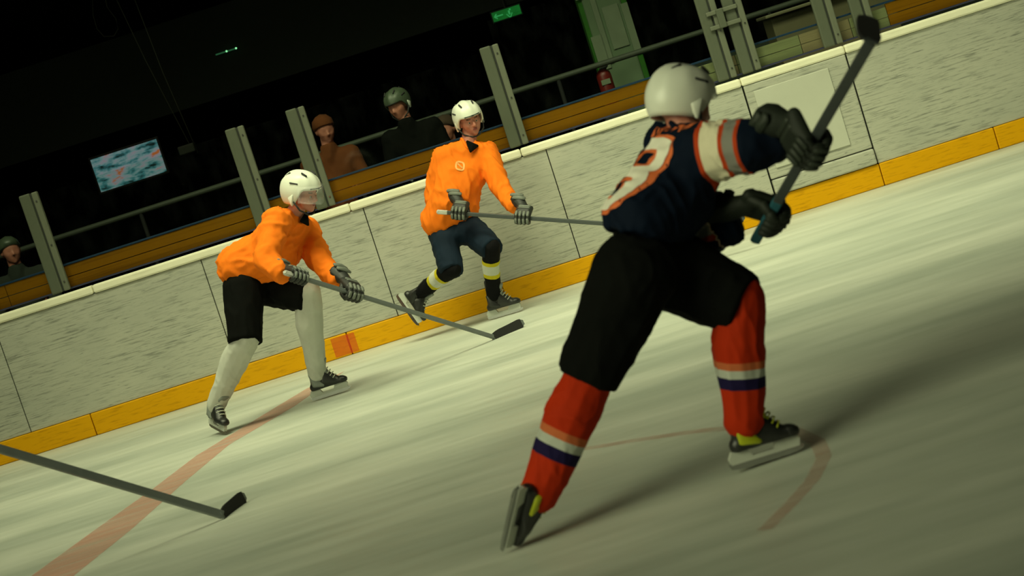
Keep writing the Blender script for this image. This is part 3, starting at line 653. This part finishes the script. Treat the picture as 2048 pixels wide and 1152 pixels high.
def player(name, label, j, opt):
    base = V((j['pelvis'].x, j['pelvis'].y, 0)); root = thing(name, label, 'person', base)
    v = opt.get('voxel', .012)
    # body: one continuous surface under the clothes
    bm = bmesh.new()
    hm = head_parts(bm, j['head'], opt['hf'], opt['hu'], j['neck'])
    sr, sl, pe = j['shR'], j['shL'], j['pelvis']
    ch = (sr+sl)/2
    hull(bm, [(j['neck'], .055), (ch.lerp(pe, .12), .06)]); hull(bm, [(sr, .045), (sl, .045), (ch.lerp(pe, .12), .05)])
    hull(bm, [(sr.lerp(ch, .4), .06), (sl.lerp(ch, .4), .06), (pe.lerp(ch, .35), .09)])
    hull(bm, [(pe.lerp(ch, .4), .09), (j['hipR'], .08), (j['hipL'], .08)])
    for s in 'RL':
        hull(bm, [(j['sh'+s], .045), (j['el'+s], .038)]); hull(bm, [(j['el'+s], .042), (j['wr'+s], .030)])
        hull(bm, [(j['hip'+s], .080), (j['kn'+s], .052)]); k2 = j['kn'+s].lerp(j['an'+s], .35); hull(bm, [(j['kn'+s], .055), (k2, .056)]); hull(bm, [(k2, .056), (j['an'+s], .038)])
        if opt.get('hands', False):
            a = j['wr'+s]; g = j.get('gr'+s, a+(a-j['el'+s]).normalized()*.08); hull(bm, [(a, .028), (a.lerp(g, .6), .030)])
    me = fuse(bm, .0065 if opt.get('face', True) else .012, 2); link('body', me, MT['skin'], root)
    if opt.get('face', True): head_extras(root, hm)
    helmet(root, hm, opt.get('visor', False), opt.get('helmet', 'white_shell'), k_=opt.get('hk', 1.06))
    # jersey
    hem, hn = opt['hem'], V(opt['hemn']).normalized()
    hr, hl = j.get('hemR', j['hipR']), j.get('hemL', j['hipL'])
    bm = bmesh.new(); tr = opt.get('tr', .12)
    cut = [(hem, hn)]
    hull(bm, [(sr.lerp(ch, .12), .085), (sl.lerp(ch, .12), .085), (pe.lerp(ch, .55), tr+.02), (j.get('belly', pe.lerp(ch, .4)), tr+.015)], cut)
    hull(bm, [(pe.lerp(ch, .5), tr+.02), (j.get('belly', pe.lerp(ch, .4)), tr+.02), (hr, tr), (hl, tr)], cut)
    nk2 = j['neck']; hull(bm, [(sr.lerp(nk2, .15), .085), (sl.lerp(nk2, .15), .085), (nk2.lerp(ch, .30), .080), (nk2.lerp(pe, .25), .13)], cut)
    ar = opt.get('ar', (.092, .078, .066))
    for s in 'RL':
        a = ar if not isinstance(ar, dict) else ar[s]
        wr = j['wr'+s]; el = j['el'+s]; hull(bm, [(j['sh'+s], a[0]), (el, a[1])])
        e2 = wr+(wr-el).normalized()*.035; hull(bm, [(el, a[1]), (wr, a[2])], [(e2, wr-el)])
    me = fuse(bm, v, opt.get('sm', 5))
    wrinkle(me, opt.get('wamp', .009), opt.get('wfreq', 7.0), opt.get('wst', (1, 1, .55)), opt.get('seed', 1.0))
    jm = opt.get('jersey', 'orange')
    if jm == 'jersey_navy':
        a0, a1 = j['shR'], j['wrR']; pn = j['shR'] + (j['shR']-ch)*-.35
        b0, b1 = j['shL'], j['wrL']
        def bandf(p):
            t = proj(p, a0, a1)
            q = a0+(a1-a0)*max(0, min(1, t)); eR = (p-q).length
            tL = proj(p, b0, j['elL']); qL = b0+(j['elL']-b0)*max(0, min(1, tL)); dL = (p-qL).length
            if dL < .115 and tL > .3 and eR > .12: return max(0, min(1, (tL-.3)*1.1))
            return max(0, min(1, .20+(t-.02)*1.15)) if eR < .20 and t > -.1 else 0
        attr(me, 'band', bandf)
    js = link('jersey', me, MT[jm], root)
    if opt.get('collar', True):
        fwd = V(opt['cf']).normalized(); n0 = j['neck']; ax = (n0-ch).normalized() if (n0-ch).length > .02 else V((0, 0, 1)); sd = ax.cross(fwd).normalized()
        bm = bmesh.new(); pts = []
        for k in range(17):
            a = 2*math.pi*k/16; c_ = math.cos(a); pts.append(n0+fwd*(c_*.080+.008)+sd*math.sin(a)*.080+ax*(.030-.070*max(0, c_)**2))
        tube(bm, pts, .011, 8); link('collar', me_from(bm), MT['jersey_navy' if jm == 'jersey_navy' else 'orange'], js)
        bm = bmesh.new(); f2 = fwd-ax*.0; hull(bm, [(n0+f2*.085+sd*.042+ax*.012, .012), (n0+f2*.085-sd*.042+ax*.012, .012), (n0+f2*.108+ax*.0, .014), (n0+f2*.128-ax*.055, .009)]); link('undershirt', me_from(bm), MT['black'], root)
    # pants
    pm = opt['pants']
    bm = bmesh.new(); hull(bm, [(pe, .135), (j['hipR'], .125), (j['hipL'], .125)])
    wa = pe.lerp(ch, .22); hull(bm, [(wa, .14), (pe, .14)])
    pr = opt.get('pr', (.130, .105))
    for s in 'RL':
        h_, k_ = j['hip'+s], j['kn'+s]; d = (k_-h_).normalized(); e = k_+d*opt.get('pant_ext', .02)
        hull(bm, [(h_, pr[0]), (k_+d*.02, pr[1])], [(e, d)]); hull(bm, [(pe, .12), (h_.lerp(k_, .3), pr[0]*.95)])
    me = fuse(bm, v, 4); wrinkle(me, .006, 8.0, (1, 1, .6), 3.3); link('pants', me, MT[pm], root)
    # socks, skates
    for s in 'RL':
        k_, a_ = j['kn'+s], j['an'+s]; d = a_-k_; so = opt.get('sr', (.074, .078, .052)); fd = V(opt['ft'+s][0])
        bm = bmesh.new(); c1 = k_+d*.33 - (fd-d*(fd.dot(d)/d.length_squared)).normalized()*.012
        hull(bm, [(k_-d*.04, so[0]), (k_+d*.1, so[0]*1.02)]); hull(bm, [(k_+d*.05, so[0]), (c1, so[1])])
        hull(bm, [(c1, so[1]), (k_+d*.72, so[2]*1.12)]); hull(bm, [(k_+d*.7, so[2]*1.14), (a_-d*.02, so[2])])
        me = fuse(bm, v*.8, 4); wrinkle(me, .004, 12, (1, 1, .5), 5.0)
        attr(me, 'band', lambda p: max(0.0, min(1.0, proj(p, k_, a_)))); link('sock', me, MT[opt['sock']], root)
        f, u = opt['ft'+s][0], opt['ft'+s][1]
        sk = opt.get('skate', {}); skate(root, a_, f, u, side=1 if s == 'L' else -1, shin=k_-a_, **sk)
    return root, js

def lens(j, nm):
    o = []
    for a, b in (('neck', 'pelvis'), ('shR', 'shL'), ('shR', 'elR'), ('elR', 'wrR'), ('shL', 'elL'), ('elL', 'wrL'), ('hipR', 'knR'), ('knR', 'anR'), ('hipL', 'knL'), ('knL', 'anL')):
        o.append('%s-%s %.2f' % (a, b, (j[a]-j[b]).length))
    print(nm, ' '.join(o), 'anR z %.2f anL z %.2f' % (j['anR'].z, j['anL'].z))
def J(**k): return {n: P(*q_) for n, q_ in k.items()}

# ---- upright orange player (right)
D = 14.25
j = J(head=(939, 243, D), neck=(938, 292, D+.02), shR=(888, 314, D-.02), shL=(974, 306, D+.05), elR=(866, 392, D+.05), elL=(1000, 372, D-.10), wrR=(900, 408, D-.15), wrL=(1030, 412, D-.25),
      pelvis=(906, 458, D+.05), hipR=(886, 468, D+.03), hipL=(932, 452, D+.06), hemR=(878, 440, D+.02), hemL=(918, 432, D+.05), belly=(904, 395, D-.04),
      knR=(903, 540, D-.20), knL=(983, 497, D-.26), anR=(838, 588, D+.10), anL=(987, 594, D-.02))
lens(j, 'P2')
_, JS2 = player('person', 'upright skater in plain orange jersey, navy pants and white helmet, holding a stick level', j,
       dict(hf=(.28, -.93, -.16), hu=(-.02, -.1, 1), cf=(.25, -.95, 0), hem=P(898, 455, D), hemn=(.12, 0, -1), tr=.150, ar=(.096, .080, .066), pants='navy', sock='sock_black', pr=(.122, .098), sr=(.070, .070, .056),
            ftL=((.96, -.22, .0), (0, 0, 1)), ftR=((.30, -.15, -.93), (.9, .0, .38)), collar_mat='vent', seed=2.1, wamp=.011, wfreq=7, wst=(1.7, 1.7, .55), sm=6, skate=dict(tongue='bootgrey', trim='boot')))
J2 = j
st0, st1 = P(878, 424, D-.26), P(1420, 462, D-.75)
sd = (st1-st0).normalized()
stick('dark stick held level by the upright orange player, passing behind the dark skater', st0, st1, (.8, -.55, .1), (-.1, 0, 1), 'shaft', 'tape_pale', .08)
def onstick(a, b, px):
    best = min(range(401), key=lambda k: abs((lambda q_: (q_-CAM).dot(RT)/(q_-CAM).dot(FW)*F_PX+1024)(a.lerp(b, k/400))-px)); return a.lerp(b, best/400)
p2 = list(bpy.data.objects)[0]
R2 = bpy.data.objects['person']
glove(R2, onstick(st0, st1, 919), sd, j['wrR']+V((0, 0, .03)), (-.2, -1, .2), scale=1.0)
glove(R2, onstick(st0, st1, 1046), -sd, j['wrL']+V((-.02, 0, .03)), (.2, -1, .4), scale=1.0)

# ---- crouching orange player (left)
D = 12.65
j = J(head=(606, 392, D-.25), neck=(585, 436, D-.20), shR=(552, 444, D-.34), shL=(610, 462, D+.05), elR=(532, 522, D-.50), elL=(640, 522, D-.10), wrR=(562, 548, D-.60), wrL=(674, 560, D-.25),
      pelvis=(496, 560, D+.0), hipR=(486, 578, D-.10), hipL=(520, 570, D+.12), hemR=(478, 532, D-.06), hemL=(512, 528, D+.06), belly=(548, 512, D-.08),
      knR=(490, 680, D-.22), knL=(616, 592, D-.10), anR=(431, 812, D-.02), anL=(634, 751, D+.10))
lens(j, 'P1')
RP1, _ = player('person', 'crouching skater in orange jersey, black pants and white socks, visor on white helmet', j,
       dict(hf=(.80, -.50, -.30), hu=(.25, -.1, 1), cf=(.85, -.35, -.3), hem=P(488, 572, D-.1), hemn=(-.22, 0, -1), tr=.160, hk=1.12, ar=(.105, .088, .072), pants='black', sock='sock_white', pr=(.145, .122), sr=(.098, .100, .068),
            ftL=((.97, -.12, .02), (0, 0, 1)), ftR=((.45, -.85, -.22), (.35, .0, 1)), visor=True, seed=5.7, wamp=.012, wfreq=7, wst=(1.0, 1.7, 1.2), sm=6, skate=dict(tongue='bootgrey', trim='bootgrey')))
st0, st1 = P(572, 546, D-.72), G(987, 674, .02)
sd = (st1-st0).normalized()
stick('stick of the crouching orange player, its dark blade flat on the ice', st0, st1, (G(1066, 648)-G(990, 682)), (-.15, .2, 1), 'shaft_grey', 'tape_pale', .12, curve=-.03)
glove(RP1, onstick(st0, st1, 596), sd, j['wrR']+V((-.03, .02, .03)), (.2, -1, .3))
glove(RP1, onstick(st0, st1, 704), -sd, j['wrL']+V((-.02, 0, .03)), (.3, -.6, .8), scale=1.1)

# ---- dark-jersey skater in the foreground
D = 6.75
j = J(head=(1368, 218, D+.10), neck=(1376, 272, D+.06), shR=(1405, 305, D-.08), shL=(1338, 288, D+.24), elR=(1498, 292, D-.26), elL=(1398, 474, D+.16), wrR=(1572, 274, D-.24), wrL=(1462, 452, D+.10),
      pelvis=(1292, 500, D-.02), hipR=(1268, 548, D-.12), hipL=(1322, 530, D+.10), hemR=(1282, 445, D-.10), hemL=(1318, 440, D+.06), belly=(1345, 390, D+.02),
      knR=(1180, 748, D-.06), knL=(1480, 606, D-.02), anR=(1078, 990, D-.03), anL=(1488, 846, D+.05))
lens(j, 'FG')
RFG, js = player('person', 'large foreground skater seen from behind in navy numbered jersey and red-orange socks', j,
       dict(hf=(.82, .42, -.38), hu=(.35, .15, 1), cf=(.8, .4, -.4), hem=P(1262, 470, D), hemn=(-.55, -.1, -1), tr=.150, ar=dict(R=(.118, .098, .074), L=(.10, .09, .07)), pants='black', sock='sock_red', pr=(.165, .122), sr=(.095, .105, .078),
            ftL=((.96, .12, -.04), (0, 0, 1)), ftR=((-.42, .42, -.78), (.68, .60, .0)), collar=True, collar_mat='black', jersey='jersey_navy', voxel=.009, sm=10, seed=9.2, wamp=.009, wfreq=8, wst=(1.4, 1.4, .6),
            skate=dict(main='boot', trim='neon', tongue='neon', lace='neon')))
st0, st1 = P(1512, 478, D+.12), P(1742, 82, D-1.0)
sd = (st1-st0).normalized()
stick('stick swung up and away by the foreground skater, teal tape at its lower end', st0, st1, (.2, .95, .2), (.7, -.2, -.5), 'shaft', 'tape_teal', .30, curve=.02, w=.036, d=.028)
glove(RFG, onstick(st0, st1, 1537), sd, j['wrL']+V((-.02, 0, .0)), (-.1, -.5, .9), dark='glove_green', pad='glove_dim', scale=1.15)
glove(RFG, onstick(st0, st1, 1622), -sd, j['wrR']+V((-.03, 0, .02)), (.1, -.9, .6), dark='glove_green', pad='glove_dim', scale=1.2)
# number on the back: white digit over an orange outline, laid on the cloth
me = js.data; bvh = BVHTree.FromPolygons([v_.co.copy() for v_ in me.vertices], [tuple(p_.vertices) for p_ in me.polygons])
IW = world_of(js)
spine = (j['neck']-j['pelvis']).normalized(); acr = (j['shR']-j['shL']).normalized(); acr = (acr-spine*acr.dot(spine)).normalized()
nb = acr.cross(spine).normalized()
if nb.x > 0: nb = -nb
cback = j['pelvis'].lerp((j['shR']+j['shL'])/2, .56)
def lay(name, polyl, wdt, lift, mat, parent):
    bm = bmesh.new()
    for pl_ in polyl:
        pts = []
        for (a0, b0), (a1, b1) in zip(pl_[:-1], pl_[1:]):
            n_ = max(2, int(math.hypot(a1-a0, b1-b0)/.008))
            pts += [(a0+(a1-a0)*k/n_, b0+(b1-b0)*k/n_) for k in range(n_)]
        pts.append(pl_[-1]); prev = None
        for i, (a, b) in enumerate(pts):
            p0 = pts[max(0, i-1)]; p1 = pts[min(len(pts)-1, i+1)]
            if pl_[0] == pl_[-1] and i in (0, len(pts)-1): p0, p1 = pts[-2], pts[1]
            dx, dy = p1[0]-p0[0], p1[1]-p0[1]; l_ = math.hypot(dx, dy) or 1; nx, ny = -dy/l_, dx/l_
            cur = []
            for u in (-1, -.5, 0, .5, 1):
                A, B_ = a+nx*wdt/2*u, b+ny*wdt/2*u
                o_ = cback+acr*A+spine*B_+nb*.5; h_ = bvh.ray_cast(o_, -nb, 1.0)
                cur.append(bm.verts.new((h_[0] if h_[0] else o_-nb*.35)+nb*lift))
            if prev:
                for k in range(4): bm.faces.new((prev[k], prev[k+1], cur[k+1], cur[k]))
            prev = cur
    o = link(name, me_from(bm), MT[mat], parent); return o
def rr(cx_, cy_, w_, h_, r_=.035):
    o_ = []
    for k in range(21):
        a = 2*math.pi*k/20; c_, s_ = math.cos(a), math.sin(a)
        o_.append((cx_+w_/2*math.copysign(abs(c_)**.6, c_), cy_+h_/2*math.copysign(abs(s_)**.6, s_)))
    o_[-1] = o_[0]; return o_
def back_setup(jj, jers, front=False, shift=.56):
    global me, bvh, spine, acr, nb, cback
    me = jers.data; bvh = BVHTree.FromPolygons([v_.co.copy() for v_ in me.vertices], [tuple(p_.vertices) for p_ in me.polygons])
    spine = (jj['neck']-jj['pelvis']).normalized(); acr = (jj['shR']-jj['shL']).normalized(); acr = (acr-spine*acr.dot(spine)).normalized()
    nb = acr.cross(spine).normalized()
    if nb.y > 0: nb = -nb
    cback = jj['pelvis'].lerp((jj['shR']+jj['shL'])/2, shift)
dig = [rr(.035, .070, .15, .14), rr(.035, -.080, .175, .16)]
lay('number_outline', dig, .088, .004, 'orange_print', js); lay('number', dig, .054, .008, 'white_print', js)
strokes = [[(-.11+.035*k, .200), (-.11+.035*k, .245)] for k in range(9)]
lay('name_strokes', strokes, .016, .004, 'orange_print', js)

back_setup(J2, JS2, shift=.84)
lay('chest_crest', [rr(.055, .0, .062, .062)], .014, .004, 'crest', JS2); lay('chest_crest', [[(.035, -.012), (.075, .014)]], .012, .004, 'crest', JS2)
# ---- stick entering at the left, its holder out of frame
st0, st1 = P(-330, 800, 8.6), G(446, 1030, .02)
stick('loose-looking stick reaching in from the left edge, black taped blade on the ice', st0, st1, (G(528, 962)-G(450, 1030)), (-.1, .25, 1), 'shaft_grey', None, curve=-.03, w=.042, d=.030)

# ------------------------------------------------------------------ people in the dark stand
def onlooker(label, hx, hy, off, coat, cap, face=(0.2, -1, -.1), lean=0.0, cap_shell=None, seat=False):
    hp = bpw(at(hx, hy, off)); base = V((hp.x, hp.y, 0)); r = thing('person', label, 'person', base)
    nk = hp+V((0.0-lean*.3, 0, -.17)); ch = nk+V((-lean*.4, .02, -.12)); pe = nk+V((-lean, .05, -.58)); bm = bmesh.new(); head_parts(bm, hp, face, (lean*.3, 0, 1), nk)
    sr, sl = ch+V((-.20, 0, .03)), ch+V((.20, 0, .03)); hull(bm, [(sr, .06), (sl, .06), (pe, .12)])
    fl = 0.05
    fy = -.42 if seat else .0
    legs = []
    for s in (-1, 1):
        hp_ = pe+V((.09*s, 0, -.03)); kn = V((hp_.x, hp_.y+fy, hp_.z-.05 if seat else hp_.z*.52)); an = V((hp_.x, kn.y+.02, max(.09, kn.z-.45 if seat else .09)))
        hull(bm, [(hp_, .09), (kn, .065)]); hull(bm, [(kn, .06), (an, .045)]); legs.append((hp_, kn, an))
    me = fuse(bm, .012, 2); link('body', me, MT['skin'], r)
    bm = bmesh.new(); hull(bm, [(sr, .085), (sl, .085), (pe.lerp(ch, .5), .15)]); hull(bm, [(pe.lerp(ch, .5), .15), (pe+V((0, 0, .02)), .16)]); hull(bm, [(nk, .08), (ch, .1)])
    for s, sh_ in ((-1, sr), (1, sl)):
        el = sh_+V((.07*s, -.05, -.27)); wr_ = el+V((-.10*s, -.20, -.06)); hull(bm, [(sh_, .075), (el, .06)]); hull(bm, [(el, .06), (wr_, .048)])
        b2 = bmesh.new(); hull(b2, [(wr_+V((0, -.02, 0)), .045), (wr_+V((-.03*s, -.09, -.02)), .035)])
        for q_ in range(4): hull(b2, [(wr_+V((-.03*s, -.09, -.02+.018*q_-.02)), .012), (wr_+V((-.055*s, -.14, -.05+.018*q_-.01)), .010)], sub=1)
        link('hand', me_from(b2), MT['glove_grey' if cap_shell else 'skin'], r)
    me = fuse(bm, .014, 4); wrinkle(me, .008, 7, (1, 1, .6), hx*.01); link('coat', me, coat, r)
    bm = bmesh.new()
    for a, b, c_ in legs: hull(bm, [(a, .11), (b, .085)]); hull(bm, [(b, .085), (c_, .06)]); hull(bm, [(c_+V((0, 0, -.03)), .05), (c_+V((0, -.14, -.045)), .04)])
    me = fuse(bm, .014, 3); link('trousers', me, MT['black'], r)
    mt = frame(hp, face, Z=(lean*.3, 0, 1))
    if cap_shell: helmet(r, mt, mat=cap_shell)
    else:
        bm = bmesh.new(); hull(bm, [(mt @ V((-.02, 0, .05)), .105), (mt @ V((.02, 0, .06)), .09)], [(mt @ V((0, 0, .02)), mt.to_3x3() @ V((.5, 0, -1)))]); link('hair' if cap == 'hair' else 'cap', me_from(bm), MT['brow'] if cap == 'hair' else cap, r)
    return r
MT['shell_dim'] = simple('grey_green_helmet_shell', (0.07, 0.095, 0.06), 0.4, bmp=0)
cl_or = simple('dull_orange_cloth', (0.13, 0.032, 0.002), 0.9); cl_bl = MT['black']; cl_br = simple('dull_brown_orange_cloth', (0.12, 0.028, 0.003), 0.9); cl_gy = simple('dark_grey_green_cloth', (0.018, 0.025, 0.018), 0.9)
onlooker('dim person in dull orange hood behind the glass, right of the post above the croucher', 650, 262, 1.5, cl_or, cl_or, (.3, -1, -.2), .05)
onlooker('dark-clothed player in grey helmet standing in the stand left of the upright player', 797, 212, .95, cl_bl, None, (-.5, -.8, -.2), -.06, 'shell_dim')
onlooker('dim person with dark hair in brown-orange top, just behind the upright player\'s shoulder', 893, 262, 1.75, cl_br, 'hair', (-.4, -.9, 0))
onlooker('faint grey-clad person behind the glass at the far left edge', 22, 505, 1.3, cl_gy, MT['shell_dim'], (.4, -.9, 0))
